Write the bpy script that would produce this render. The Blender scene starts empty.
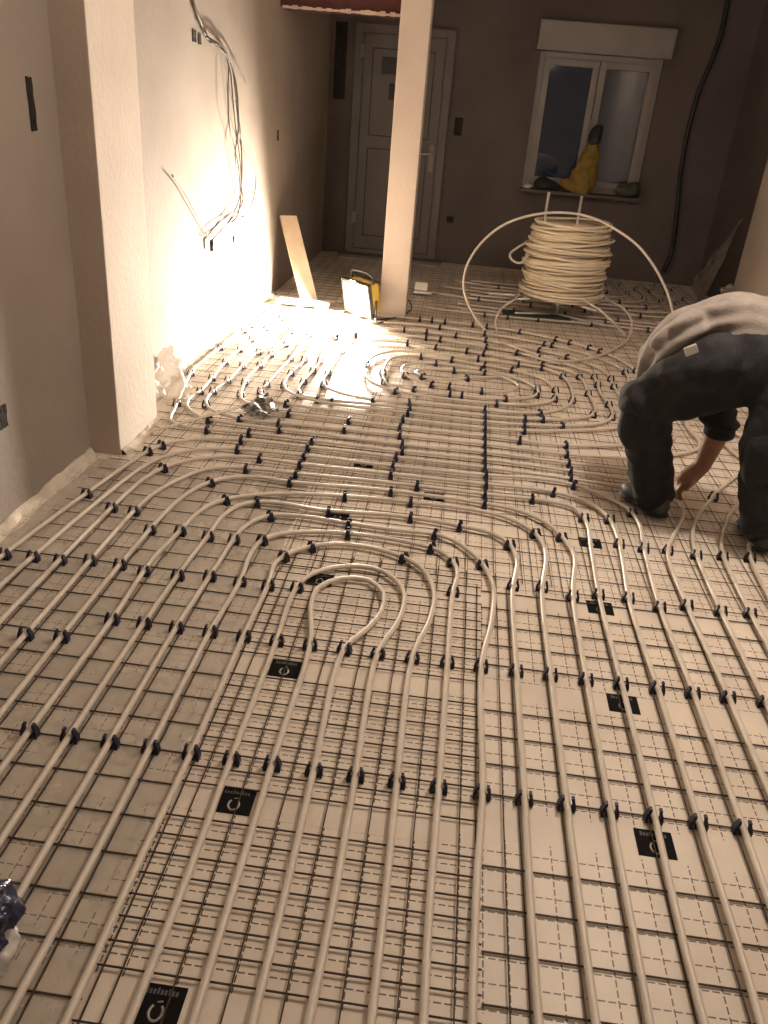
import bpy, bmesh, math, random
from mathutils import Vector, Matrix
random.seed(7)
S = bpy.context.scene
COL = S.collection
PI = math.pi

# ---------------------------------------------------------------- camera
F, H, CX, CY = 800.0, 1.43, 384.0, 512.0
_vp = Vector((480 - CX, 113 - CY, F))
_ya = _vp.normalized()
_n = _ya.cross(Vector((_vp.x + 1, _vp.y + .084, F))).normalized()
if _n.y < 0: _n = -_n
_za = -_n
_xa = _ya.cross(_za)
RM = Matrix((_xa, _ya, _za))                      # camera vector -> world
CAM = Vector((0, 0, H))
cd = bpy.data.cameras.new('camera'); cam = bpy.data.objects.new('camera', cd); COL.objects.link(cam)
cd.sensor_fit = 'VERTICAL'; cd.sensor_height = 36; cd.lens = F / 1024 * 36; cd.clip_start = .02
_r, _u, _b = RM @ Vector((1, 0, 0)), RM @ Vector((0, -1, 0)), RM @ Vector((0, 0, -1))
cam.matrix_world = Matrix(((_r.x, _u.x, _b.x, 0), (_r.y, _u.y, _b.y, 0), (_r.z, _u.z, _b.z, H), (0, 0, 0, 1)))
S.camera = cam

# ---------------------------------------------------------------- world, exposure
w = bpy.data.worlds.new('night'); S.world = w; w.use_nodes = True
w.node_tree.nodes['Background'].inputs[0].default_value = (.55, .62, .85, 1)
w.node_tree.nodes['Background'].inputs[1].default_value = .012
S.view_settings.view_transform = 'Standard'; S.view_settings.look = 'None'
S.view_settings.gamma = 1; S.view_settings.use_curve_mapping = False
S.view_settings.exposure = 0.05
BULB_POS = Vector((1.0, 2.75, 2.40)); BULB_W = 88
FLOOD_POS = Vector((-.735, 5.92, .155)); FLOOD_DIR = Vector((-.68, -.73, -.22)); FLOOD_W = 340
CEIL = 2.6

def ray(px, py): return RM @ Vector((px - CX, py - CY, F))
def gz(px, py, z=0.0):
    d = ray(px, py); return CAM + d * ((z - H) / d.z)
def gy(px, py, Y):
    d = ray(px, py); return CAM + d * (Y / d.y)
def gx(px, py, X):
    d = ray(px, py); return CAM + d * (X / d.x)

# ---------------------------------------------------------------- materials
def newmat(name):
    m = bpy.data.materials.new(name); m.use_nodes = True
    return m, m.node_tree.nodes, m.node_tree.links, m.node_tree.nodes['Principled BSDF']
def mat(name, c1, c2=None, rough=.6, scale=8, bump=0, metal=0, spec=.4, detail=6, bscale=None, lo=.35, hi=.65, alpha=1, trans=0):
    m, N, L, P = newmat(name)
    P.inputs['Roughness'].default_value = rough; P.inputs['Metallic'].default_value = metal
    P.inputs['Specular IOR Level'].default_value = spec
    P.inputs['Base Color'].default_value = (*c1, 1)
    P.inputs['Alpha'].default_value = alpha; P.inputs['Transmission Weight'].default_value = trans
    tc = N.new('ShaderNodeTexCoord')
    if c2:
        n = N.new('ShaderNodeTexNoise'); n.inputs['Scale'].default_value = scale; n.inputs['Detail'].default_value = detail
        L.new(tc.outputs['Object'], n.inputs['Vector'])
        r = N.new('ShaderNodeValToRGB'); r.color_ramp.elements[0].position = lo; r.color_ramp.elements[1].position = hi
        r.color_ramp.elements[0].color = (*c1, 1); r.color_ramp.elements[1].color = (*c2, 1)
        L.new(n.outputs['Fac'], r.inputs['Fac']); L.new(r.outputs['Color'], P.inputs['Base Color'])
    if bump:
        n2 = N.new('ShaderNodeTexNoise'); n2.inputs['Scale'].default_value = bscale or scale * 6; n2.inputs['Detail'].default_value = 8
        L.new(tc.outputs['Object'], n2.inputs['Vector'])
        b = N.new('ShaderNodeBump'); b.inputs['Strength'].default_value = bump; b.inputs['Distance'].default_value = .01
        L.new(n2.outputs['Fac'], b.inputs['Height']); L.new(b.outputs['Normal'], P.inputs['Normal'])
    return m
def emit(name, c, s):
    m, N, L, P = newmat(name)
    P.inputs['Base Color'].default_value = (*c, 1); P.inputs['Emission Color'].default_value = (*c, 1)
    P.inputs['Emission Strength'].default_value = s
    return m
M = {}
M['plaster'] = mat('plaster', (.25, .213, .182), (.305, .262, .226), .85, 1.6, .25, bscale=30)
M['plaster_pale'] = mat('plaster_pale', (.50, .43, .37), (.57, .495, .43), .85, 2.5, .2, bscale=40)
M['plaster_dark'] = mat('plaster_dark', (.085, .070, .066), (.112, .093, .087), .9, 1.4, .3, bscale=25)  # grey plaster, darkened further to carry the dim light at the back
M['ceiling'] = mat('ceiling_paint', (.6, .56, .5), (.66, .62, .56), .9, 2)
M['pipe'] = mat('pe_pipe', (.56, .50, .43), (.62, .56, .485), .38, 6, 0, spec=.5)
M['coil'] = mat('coil_pipe', (.72, .63, .47), (.80, .71, .55), .45, 12, 0)
M['clip'] = mat('clip_plastic', (.008, .008, .022), (.015, .015, .045), .45, 20)
M['wire'] = mat('mesh_wire', (.035, .022, .014), (.07, .045, .028), .7, 40, metal=.3)
M['black'] = mat('label_black', (.007, .0065, .007), (.011, .0105, .011), .8, 30, spec=.1)
M['labelink'] = mat('label_ink', (.42, .40, .37), (.5, .47, .44), .6, 40)
M['labeldim'] = mat('label_dim_ink', (.08, .075, .07), (.12, .11, .105), .6, 40)
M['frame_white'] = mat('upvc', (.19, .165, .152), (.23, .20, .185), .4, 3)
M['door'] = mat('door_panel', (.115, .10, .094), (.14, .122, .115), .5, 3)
M['door_dark'] = mat('door_groove', (.035, .03, .028), (.045, .038, .035), .6, 10)
M['hole_shade'] = mat('recess_shade', (.010, .008, .006), (.024, .018, .014), .95, 25, .6)
M['redbeam'] = mat('red_primer', (.055, .012, .012), (.085, .02, .018), .6, 10)
M['rough_plaster'] = mat('rough_plaster_edge', (.5, .40, .34), (.62, .5, .43), .9, 30, .5)
M['cable'] = mat('cable_grey', (.06, .055, .048), (.10, .09, .08), .5, 15)
M['cable_black'] = mat('cable_black', (.012, .011, .011), (.025, .022, .02), .5, 15)
M['wood'] = mat('pale_board', (.60, .48, .34), (.70, .58, .43), .6, 7, .1)
M['foam'] = mat('foam_strip', (.52, .46, .38), (.64, .57, .48), .8, 20, .4)
M['skin'] = mat('skin', (.31, .16, .105), (.37, .20, .135), .55, 12)
M['shirt'] = mat('shirt_grey', (.23, .20, .18), (.29, .255, .23), .9, 18, .25, bscale=120)
M['trousers'] = mat('work_trousers', (.013, .013, .016), (.022, .0215, .025), .85, 14, .3, bscale=160)
M['trousers_patch'] = mat('knee_fabric', (.012, .012, .014), (.018, .018, .021), .8, 14, .2)
M['shoe'] = mat('shoe', (.05, .055, .045), (.08, .085, .07), .6, 20)
M['sole'] = mat('sole', (.016, .016, .016), (.03, .03, .03), .7, 20)
M['hair'] = mat('hair', (.02, .014, .01), (.04, .028, .02), .6, 60)
M['steel'] = mat('steel_tube', (.55, .53, .50), (.66, .64, .6), .35, 9, metal=.6)
M['green'] = mat('green_base', (.015, .04, .028), (.03, .06, .04), .6, 9)
M['lamp_body'] = mat('lamp_body', (.5, .34, .06), (.58, .40, .08), .45, 9)
M['lamp_black'] = mat('lamp_black', (.02, .02, .02), (.03, .03, .03), .5, 9)
M['lamp_glow'] = emit('lamp_glow', (1, .86, .70), 90)
M['bulb_glow'] = emit('bulb_glow', (1, .78, .52), 30)
M['yellow'] = mat('yellow_sack', (.17, .105, .015), (.24, .155, .025), .6, 14, .4, bscale=40)
M['darkbag'] = mat('dark_cloth', (.012, .012, .014), (.02, .02, .022), .7, 14)
M['olive'] = mat('olive_bag', (.05, .05, .035), (.08, .075, .05), .7, 14, .4)
M['bluebag'] = mat('blue_bag', (.007, .008, .03), (.018, .02, .07), .22, 25, .5, bscale=60, spec=.7)
M['foil'] = mat('dark_foil', (.012, .011, .010), (.22, .20, .175), .5, 45, .5, lo=.48, hi=.62)
M['whitebox'] = mat('white_offcut', (.52, .49, .46), (.6, .57, .53), .7, 12)
M['tool'] = mat('pale_strap', (.40, .36, .30), (.48, .43, .36), .6, 12)

def film(name, col, mixf, rough=.25):
    m, N, L, P = newmat(name)
    P.inputs['Base Color'].default_value = (*col, 1); P.inputs['Roughness'].default_value = rough
    tr = N.new('ShaderNodeBsdfTransparent'); mx = N.new('ShaderNodeMixShader')
    n = N.new('ShaderNodeTexNoise'); n.inputs['Scale'].default_value = 9; n.inputs['Detail'].default_value = 5
    tc = N.new('ShaderNodeTexCoord'); L.new(tc.outputs['Object'], n.inputs['Vector'])
    mr = N.new('ShaderNodeMapRange'); mr.inputs['From Min'].default_value = .3; mr.inputs['From Max'].default_value = .7
    mr.inputs['To Min'].default_value = mixf - .12; mr.inputs['To Max'].default_value = mixf + .12
    L.new(n.outputs['Fac'], mr.inputs['Value']); L.new(mr.outputs['Result'], mx.inputs['Fac'])
    bp = N.new('ShaderNodeBump'); bp.inputs['Strength'].default_value = .3; bp.inputs['Distance'].default_value = .01
    L.new(n.outputs['Fac'], bp.inputs['Height']); L.new(bp.outputs['Normal'], P.inputs['Normal'])
    out = N['Material Output']
    L.new(tr.outputs[0], mx.inputs[1]); L.new(P.outputs[0], mx.inputs[2]); L.new(mx.outputs[0], out.inputs['Surface'])
    return m
M['film'] = film('milky_film', (.50, .455, .39), .42, .5)
M['clearbag'] = film('clear_bag', (.75, .70, .64), .45, .2)
M['dusty_film'] = film('dusty_film', (.42, .36, .30), .5, .4)
def glass():
    m, N, L, P = newmat('window_glass')
    tr = N.new('ShaderNodeBsdfTransparent'); gl = N.new('ShaderNodeBsdfGlossy'); gl.inputs['Roughness'].default_value = .03
    fr = N.new('ShaderNodeFresnel'); fr.inputs['IOR'].default_value = 1.6
    mx = N.new('ShaderNodeMixShader'); L.new(fr.outputs[0], mx.inputs[0]); L.new(tr.outputs[0], mx.inputs[1]); L.new(gl.outputs[0], mx.inputs[2])
    L.new(mx.outputs[0], N['Material Output'].inputs['Surface']); return m
M['glass'] = glass()
def floor_mat():
    """white laminated insulation foil with a printed dashed 5 cm grid and blank joint strips"""
    m, N, L, P = newmat('insulation_foil')
    P.inputs['Roughness'].default_value = .42; P.inputs['Specular IOR Level'].default_value = .35
    tc = N.new('ShaderNodeTexCoord'); sp = N.new('ShaderNodeSeparateXYZ'); L.new(tc.outputs['Object'], sp.inputs[0])
    def mth(op, a, b=None):
        n = N.new('ShaderNodeMath'); n.operation = op
        for i, v in enumerate((a, b)):
            if v is None: continue
            if isinstance(v, (int, float)): n.inputs[i].default_value = v
            else: L.new(v, n.inputs[i])
        return n.outputs[0]
    X, Y = sp.outputs['X'], sp.outputs['Y']
    def line(c, off, p, wd): return mth('LESS_THAN', mth('PINGPONG', mth('ADD', c, 20 - off), p / 2), wd / 2)
    def dash(c): return mth('LESS_THAN', mth('MODULO', mth('ADD', c, 20), .020), .0145)
    lx = mth('MULTIPLY', line(X, .04, .05, .0030), dash(Y))
    ly = mth('MULTIPLY', line(Y, .0, .05, .0030), dash(X))
    g = mth('MAXIMUM', lx, ly)
    strip = mth('LESS_THAN', mth('PINGPONG', mth('ADD', mth('SUBTRACT', Y, mth('MULTIPLY', mth('GREATER_THAN', X, .1), .036)), 4.78 * 4 - 1.292), .239), .043)
    g = mth('MULTIPLY', g, mth('SUBTRACT', 1, strip))
    n = N.new('ShaderNodeTexNoise'); n.inputs['Scale'].default_value = 3.5; n.inputs['Detail'].default_value = 7
    L.new(tc.outputs['Object'], n.inputs['Vector'])
    r = N.new('ShaderNodeValToRGB'); r.color_ramp.elements[0].color = (.64, .56, .48, 1); r.color_ramp.elements[1].color = (.74, .66, .57, 1)
    r.color_ramp.elements[0].position = .35; r.color_ramp.elements[1].position = .62
    L.new(n.outputs['Fac'], r.inputs['Fac'])
    mx = N.new('ShaderNodeMix'); mx.data_type = 'RGBA'
    L.new(g, mx.inputs['Factor']); L.new(r.outputs['Color'], mx.inputs['A']); mx.inputs['B'].default_value = (.10, .07, .045, 1)
    L.new(mx.outputs['Result'], P.inputs['Base Color'])
    n2 = N.new('ShaderNodeTexNoise'); n2.inputs['Scale'].default_value = 14; n2.inputs['Detail'].default_value = 4
    L.new(tc.outputs['Object'], n2.inputs['Vector'])
    b = N.new('ShaderNodeBump'); b.inputs['Strength'].default_value = .25; b.inputs['Distance'].default_value = .01
    L.new(n2.outputs['Fac'], b.inputs['Height']); L.new(b.outputs['Normal'], P.inputs['Normal'])
    return m
M['floor'] = floor_mat()

# ---------------------------------------------------------------- helpers
def mesh_obj(name, verts, faces, m, parent=None, smooth=False):
    me = bpy.data.meshes.new(name); me.from_pydata([tuple(v) for v in verts], [], faces); me.materials.append(M[m]); me.update()
    if smooth: me.shade_smooth()
    o = bpy.data.objects.new(name, me); COL.objects.link(o)
    if parent: o.parent = parent
    return o
def bm_obj(name, bm, m, parent=None, smooth=False):
    me = bpy.data.meshes.new(name); bmesh.ops.recalc_face_normals(bm, faces=bm.faces[:]); bm.to_mesh(me); bm.free()
    me.materials.append(M[m])
    if smooth: me.shade_smooth()
    o = bpy.data.objects.new(name, me); COL.objects.link(o)
    if parent: o.parent = parent
    return o
def add_box(bm, lo, hi, bevel=0, mtx=None):
    c = [(a + b) / 2 for a, b in zip(lo, hi)]; s = [abs(b - a) for a, b in zip(lo, hi)]
    r = bmesh.ops.create_cube(bm, size=1)
    for v in r['verts']: v.co = Vector((c[0] + v.co.x * s[0], c[1] + v.co.y * s[1], c[2] + v.co.z * s[2]))
    if mtx: bmesh.ops.transform(bm, matrix=mtx, verts=r['verts'])
    if bevel:
        es = list({e for v in r['verts'] for e in v.link_edges})
        bmesh.ops.bevel(bm, geom=es, offset=bevel, segments=2, affect='EDGES', profile=.6)
def box(name, lo, hi, m, parent=None, bevel=0, mtx=None):
    bm = bmesh.new(); add_box(bm, lo, hi, bevel, mtx); return bm_obj(name, bm, m, parent)
def empty(name, loc=(0, 0, 0)):
    o = bpy.data.objects.new(name, None); COL.objects.link(o); o.location = loc; o.empty_display_size = .1
    return o
def tag(o, label, cat, group=None, kind=None):
    o['label'] = label; o['category'] = cat
    if group: o['group'] = group
    if kind: o['kind'] = kind
    return o
def struct(o, label=None, cat=None):
    o['kind'] = 'structure'
    if label: o['label'] = label
    if cat: o['category'] = cat
    return o
def catmull(P, step):
    P = [Vector(p) for p in P]
    out = []
    Q = [P[0] * 2 - P[1]] + P + [P[-1] * 2 - P[-2]]
    for i in range(1, len(Q) - 2):
        p0, p1, p2, p3 = Q[i - 1], Q[i], Q[i + 1], Q[i + 2]
        t0 = 0; t1 = t0 + max((p1 - p0).length, 1e-4) ** .5; t2 = t1 + max((p2 - p1).length, 1e-4) ** .5; t3 = t2 + max((p3 - p2).length, 1e-4) ** .5
        n = max(1, int((p2 - p1).length / step))
        for k in range(n):
            t = t1 + (t2 - t1) * k / n
            A1 = p0 * ((t1 - t) / (t1 - t0)) + p1 * ((t - t0) / (t1 - t0))
            A2 = p1 * ((t2 - t) / (t2 - t1)) + p2 * ((t - t1) / (t2 - t1))
            A3 = p2 * ((t3 - t) / (t3 - t2)) + p3 * ((t - t2) / (t3 - t2))
            B1 = A1 * ((t2 - t) / (t2 - t0)) + A2 * ((t - t0) / (t2 - t0))
            B2 = A2 * ((t3 - t) / (t3 - t1)) + A3 * ((t - t1) / (t3 - t1))
            out.append(B1 * ((t2 - t) / (t2 - t1)) + B2 * ((t - t1) / (t2 - t1)))
    out.append(P[-1]); return out
def add_tube(bm, pts, r, seg=8, closed=False, cap=True):
    n = len(pts); rings = []; up = None
    for i, p in enumerate(pts):
        a = pts[i - 1] if (i or closed) else p; b = pts[(i + 1) % n] if (i < n - 1 or closed) else p
        t = (b - a).normalized() if (b - a).length > 1e-9 else Vector((0, 1, 0))
        if up is None:
            ref = Vector((0, 0, 1)) if abs(t.z) < .9 else Vector((1, 0, 0)); up = (ref - t * ref.dot(t)).normalized()
        else:
            up = up - t * up.dot(t); up = up.normalized() if up.length > 1e-6 else t.orthogonal().normalized()
        s = t.cross(up); rr = r[i] if isinstance(r, (list, tuple)) else r
        rings.append([bm.verts.new(p + (up * math.cos(2 * PI * k / seg) + s * math.sin(2 * PI * k / seg)) * rr) for k in range(seg)])
    for i in range(n if closed else n - 1):
        A, B = rings[i], rings[(i + 1) % n]
        for k in range(seg): bm.faces.new((A[k], A[(k + 1) % seg], B[(k + 1) % seg], B[k]))
    if cap and not closed:
        bm.faces.new(rings[0][::-1]); bm.faces.new(rings[-1])
def tube(name, pts, r, m, parent=None, seg=8, step=.03, closed=False, sm=True):
    bm = bmesh.new(); P = catmull(pts, step) if sm else [Vector(p) for p in pts]
    add_tube(bm, P, r, seg, closed); return bm_obj(name, bm, m, parent, True)
def local(o, parent):
    """parent a mesh that was built in world space under an empty that stands at its base"""
    o.parent = parent; o.matrix_parent_inverse = Matrix.Translation(parent.location).inverted(); return o

# ---------------------------------------------------------------- the room
YB, XL, XR = 8.75, -1.50, 2.30
floor = struct(box('floor', (-1.62, -2.0, -.12), (2.6, YB + .25, 0), 'floor'))
struct(box('ceiling', (-1.8, -2.2, CEIL), (2.8, YB + .3, CEIL + .15), 'ceiling'))
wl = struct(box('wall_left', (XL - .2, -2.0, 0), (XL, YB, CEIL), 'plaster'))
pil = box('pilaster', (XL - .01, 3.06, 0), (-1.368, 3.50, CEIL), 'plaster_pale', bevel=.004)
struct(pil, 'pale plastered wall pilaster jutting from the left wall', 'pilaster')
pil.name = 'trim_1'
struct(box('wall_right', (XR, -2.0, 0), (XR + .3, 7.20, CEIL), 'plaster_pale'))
struct(box('wall_right_far', (2.42, 7.20, 0), (2.6, YB, CEIL), 'plaster_dark')).name = 'wall_far_right'  # darker plaster than the near part stands in for shade
struct(box('wall_behind', (-1.7, -2.2, 0), (2.6, -2.0, CEIL), 'plaster'))
# back wall with a window opening (built of four blocks in one mesh, one wall)
WX0, WX1, WZ0, WZ1 = .50, 1.64, .80, 2.24
bm = bmesh.new()
add_box(bm, (-1.7, YB, 0), (WX0, YB + .25, CEIL)); add_box(bm, (WX1, YB, 0), (2.6, YB + .25, CEIL))
add_box(bm, (WX0, YB, 0), (WX1, YB + .25, WZ0)); add_box(bm, (WX0, YB, WZ1), (WX1, YB + .25, CEIL))
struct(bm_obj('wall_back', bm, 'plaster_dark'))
# pillar
p = box('pillar', (-.585, 6.05, 0), (-.385, 6.25, CEIL), 'plaster_pale', bevel=.006)
struct(p, 'slim pale square pillar rising beside the glaring work lamp', 'pillar').name = 'pillar'
# low red beam between the left wall and the pillar
bmx = box('beam', (XL, 6.60, 2.00), (-.42, 6.85, CEIL), 'redbeam')
bm = bmesh.new(); xs = [XL + .02 + i * .035 for i in range(30)]
for x in xs:
    h = random.uniform(.006, .02); add_box(bm, (x, 6.585, 1.995 - h * .4), (x + .036, 6.605, 1.998 + h))
o = bm_obj('plaster_edge', bm, 'rough_plaster', bmx)
struct(bmx, 'dark red beam with a crumbly plaster edge between left wall and pillar', 'beam')

# recess plates: holes chased into walls (solid blocks, the shade inside put in as near-black colour)
def recess(name, parent, lo, hi):
    bm = bmesh.new(); add_box(bm, lo, hi)
    bmesh.ops.subdivide_edges(bm, edges=bm.edges[:], cuts=5, use_grid_fill=True)
    for v in bm.verts:
        v.co += Vector([random.uniform(-.0018, .0018) for _ in range(3)])
    return bm_obj(name, bm, 'hole_shade', parent)
recess('wall_slot', wl, (XL - .04, 2.855, 1.262), (XL + .003, 2.895, 1.425))
recess('socket_hole', wl, (XL - .04, 2.40, .345), (XL + .003, 2.465, .425))
recess('junction_hole', wl, (XL - .04, 4.60, 1.645), (XL + .003, 4.66, 1.70))
recess('junction_hole', wl, (XL - .04, 4.69, 1.64), (XL + .003, 4.74, 1.69))
recess('small_hole', wl, (XL - .04, 6.55, 1.13), (XL + .003, 6.60, 1.20))
wb = bpy.data.objects['wall_back']
recess('wall_slot', wb, (-1.45, YB - .004, 1.45), (-1.335, YB + .05, 2.10))
recess('switch_hole', wb, (-.235, YB - .004, 1.215), (-.155, YB + .05, 1.375))
recess('socket_hole', wb, (-.215, YB - .004, .40), (-.145, YB + .05, .46))

# perimeter foam strips at the wall feet, crumpled
def strip(name, x, y0, y1, h, lab, m='foam', side=1):
    n = int((y1 - y0) / .05); vs = []; fs = []
    for i in range(n + 1):
        y = y0 + (y1 - y0) * i / n; dx = random.uniform(0, .022); hh = h * random.uniform(.7, 1.15)
        for (ox, z) in ((0, 0), (.012 + dx * 2, 0), (.010 + dx, hh * .6), (.002 + dx * .4, hh), (0, hh)):
            vs.append((x + side * ox, y, z))
    for i in range(n):
        for k in range(5):
            a, b = i * 5 + k, i * 5 + (k + 1) % 5
            fs.append((a, b, b + 5, a + 5))
    o = mesh_obj(name, vs, fs, m); return tag(o, lab, 'edge strip')
strip('edge_strip', XL, .2, 3.05, .028, 'crumpled pale edge strip along the foot of the near left wall')
strip('edge_strip', XL, 3.52, 6.5, .022, 'edge strip along the brightly lit left wall beyond the pilaster', 'tool')
strip('edge_strip', -1.368, 3.07, 3.49, .02, 'short edge strip at the foot of the pilaster')
tag(box('threshold_step', (-1.30, 8.50, 0), (-.22, YB - .001, .03), 'door', bevel=.006), 'low threshold slab in front of the white door', 'threshold')

# ---------------------------------------------------------------- door
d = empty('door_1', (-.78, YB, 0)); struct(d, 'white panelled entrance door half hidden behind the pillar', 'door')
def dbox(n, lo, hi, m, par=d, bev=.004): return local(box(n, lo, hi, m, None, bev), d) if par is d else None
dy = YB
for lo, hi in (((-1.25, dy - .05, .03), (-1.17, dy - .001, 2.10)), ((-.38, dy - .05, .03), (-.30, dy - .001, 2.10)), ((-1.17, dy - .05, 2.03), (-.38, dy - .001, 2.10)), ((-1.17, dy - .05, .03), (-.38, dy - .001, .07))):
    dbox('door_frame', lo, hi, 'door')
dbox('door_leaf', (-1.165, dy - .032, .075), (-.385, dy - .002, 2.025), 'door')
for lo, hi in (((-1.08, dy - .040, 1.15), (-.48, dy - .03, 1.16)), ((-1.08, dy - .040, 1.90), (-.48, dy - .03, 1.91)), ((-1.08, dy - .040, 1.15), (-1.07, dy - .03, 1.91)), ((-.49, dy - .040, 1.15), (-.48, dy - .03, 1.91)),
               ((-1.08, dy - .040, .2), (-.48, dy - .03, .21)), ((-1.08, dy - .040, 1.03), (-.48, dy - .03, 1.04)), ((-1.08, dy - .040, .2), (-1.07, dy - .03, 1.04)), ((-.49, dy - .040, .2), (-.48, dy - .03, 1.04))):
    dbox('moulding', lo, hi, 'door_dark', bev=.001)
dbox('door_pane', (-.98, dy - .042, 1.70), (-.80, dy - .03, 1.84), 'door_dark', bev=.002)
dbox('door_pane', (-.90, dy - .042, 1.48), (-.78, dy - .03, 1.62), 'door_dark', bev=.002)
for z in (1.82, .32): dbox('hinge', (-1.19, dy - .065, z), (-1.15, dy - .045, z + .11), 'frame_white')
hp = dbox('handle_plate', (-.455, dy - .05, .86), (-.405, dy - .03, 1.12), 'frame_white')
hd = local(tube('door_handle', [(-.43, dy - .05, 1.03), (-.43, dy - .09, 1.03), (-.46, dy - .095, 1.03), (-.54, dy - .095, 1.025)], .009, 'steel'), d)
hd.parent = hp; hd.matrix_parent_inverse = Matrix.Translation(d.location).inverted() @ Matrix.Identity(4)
hd.matrix_parent_inverse = Matrix.Identity(4)

# ---------------------------------------------------------------- window
wn = empty('window_1', (1.07, YB, WZ0)); struct(wn, 'two-sash white window with a dark night outside and shutter box on top', 'window')
def wbx(n, lo, hi, m, bev=.004): return local(box(n, lo, hi, m, None, bev), wn)
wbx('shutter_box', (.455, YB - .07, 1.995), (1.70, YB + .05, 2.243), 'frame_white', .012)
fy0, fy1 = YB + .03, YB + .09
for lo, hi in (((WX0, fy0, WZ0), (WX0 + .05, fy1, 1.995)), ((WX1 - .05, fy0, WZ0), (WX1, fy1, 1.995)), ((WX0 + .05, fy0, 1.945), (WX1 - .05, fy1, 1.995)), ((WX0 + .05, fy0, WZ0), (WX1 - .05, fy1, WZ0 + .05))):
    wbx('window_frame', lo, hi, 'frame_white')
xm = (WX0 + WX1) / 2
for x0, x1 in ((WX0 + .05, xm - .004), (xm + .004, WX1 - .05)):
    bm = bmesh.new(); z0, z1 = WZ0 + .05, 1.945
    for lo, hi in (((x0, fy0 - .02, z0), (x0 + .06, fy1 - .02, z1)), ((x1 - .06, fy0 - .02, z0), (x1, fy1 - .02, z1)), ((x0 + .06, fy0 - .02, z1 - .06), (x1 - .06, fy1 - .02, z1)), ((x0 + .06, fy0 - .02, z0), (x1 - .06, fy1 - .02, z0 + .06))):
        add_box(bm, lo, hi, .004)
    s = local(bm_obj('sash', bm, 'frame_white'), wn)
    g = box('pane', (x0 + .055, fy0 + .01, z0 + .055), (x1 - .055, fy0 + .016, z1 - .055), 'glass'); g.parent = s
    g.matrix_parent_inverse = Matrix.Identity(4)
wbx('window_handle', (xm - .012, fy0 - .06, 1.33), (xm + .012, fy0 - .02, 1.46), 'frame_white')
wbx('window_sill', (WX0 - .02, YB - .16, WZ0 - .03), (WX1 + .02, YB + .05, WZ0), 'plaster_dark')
# dark ground outside
tag(box('outside_ground', (-6, YB + .3, -.3), (9, YB + 14, -.2), 'trousers_patch'), 'dark night ground seen outside through the window', 'ground', kind='structure')

# ---------------------------------------------------------------- generic blob: tapered capsules, voxel-remeshed
def caps(bm, pts, radii, seg=14, flat=None):
    """chain of overlapping spheres/tapered tubes; flat = (axis vector, factor) squashes across an axis"""
    for i in range(len(pts) - 1):
        a, b = Vector(pts[i]), Vector(pts[i + 1]); n = max(2, int((b - a).length / .012))
        T = [a.lerp(b, k / n) for k in range(n + 1)]; R = [radii[i] + (radii[i + 1] - radii[i]) * k / n for k in range(n + 1)]
        add_tube(bm, T, R, seg)
    for q, r in zip(pts, radii):
        bmesh.ops.create_uvsphere(bm, u_segments=14, v_segments=10, radius=r, matrix=Matrix.Translation(Vector(q)))
def ell(bm, c, rx, ry, rz, rot=None):
    m = Matrix.Translation(Vector(c)) @ (rot.to_4x4() if rot else Matrix.Identity(4)) @ Matrix.Diagonal((rx, ry, rz, 1))
    bmesh.ops.create_uvsphere(bm, u_segments=20, v_segments=14, radius=1, matrix=m)
def fuse(name, bm, m, voxel=.012, smooth=8, fn=None, parent=None):
    me = bpy.data.meshes.new('tmp'); bmesh.ops.recalc_face_normals(bm, faces=bm.faces[:]); bm.to_mesh(me); bm.free()
    o = bpy.data.objects.new('tmp', me); COL.objects.link(o)
    r = o.modifiers.new('r', 'REMESH'); r.mode = 'VOXEL'; r.voxel_size = voxel
    if smooth:
        s = o.modifiers.new('s', 'SMOOTH'); s.factor = .5; s.iterations = smooth
    dg = bpy.context.evaluated_depsgraph_get(); dg.update()
    em = bpy.data.meshes.new_from_object(o.evaluated_get(dg))
    COL.objects.unlink(o); bpy.data.objects.remove(o); bpy.data.meshes.remove(me)
    if fn:
        em.update()
        nn = [v.normal.copy() for v in em.vertices]
        for v, k in zip(em.vertices, nn): v.co = fn(v.co.copy(), k)
    em.name = name; em.materials.clear(); em.materials.append(M[m]); em.shade_smooth()
    ob = bpy.data.objects.new(name, em); COL.objects.link(ob)
    if parent: local(ob, parent)
    return ob
from mathutils import noise as MN

# things on the window sill
def sack_fn(a, f):
    return lambda c, n: c + n * (MN.noise(c * f) * a)
bm = bmesh.new(); b0 = Vector((1.09, YB - .10, WZ0))
caps(bm, [b0 + Vector((-.02, 0, .10)), b0 + Vector((.01, 0, .28)), b0 + Vector((.04, 0, .42))], [.135, .10, .06]); ell(bm, b0 + Vector((-.06, 0, .07)), .17, .09, .07)
sk = tag(empty('sack', b0), 'yellow sack with a dark knotted top standing on the window sill', 'sack')
fuse('sack_body', bm, 'yellow', .014, 4, lambda c, n: Vector((c.x, b0.y + (c.y - b0.y) * .6, c.z)) + n * MN.noise(c * 14) * .02, sk)
bm = bmesh.new(); ell(bm, b0 + Vector((.035, 0, .51)), .065, .06, .085); ell(bm, b0 + Vector((.055, 0, .57)), .05, .04, .05)
fuse('sack_top', bm, 'darkbag', .014, 4, sack_fn(.02, 15), sk)
bm = bmesh.new(); b1 = Vector((1.53, YB - .10, WZ0)); ell(bm, b1 + Vector((0, 0, .06)), .13, .07, .065); ell(bm, b1 + Vector((.05, 0, .09)), .07, .06, .06)
tag(fuse('bag', bm, 'olive', .014, 4, sack_fn(.02, 15)), 'dark olive bag slumped at the right end of the window sill', 'bag')
bm = bmesh.new(); b1 = Vector((.70, YB - .09, WZ0)); ell(bm, b1 + Vector((0, 0, .05)), .09, .06, .07); ell(bm, b1 + Vector((.10, 0, .04)), .07, .05, .05)  # silhouette reflected in the glass, built as a solid dark lump
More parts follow.
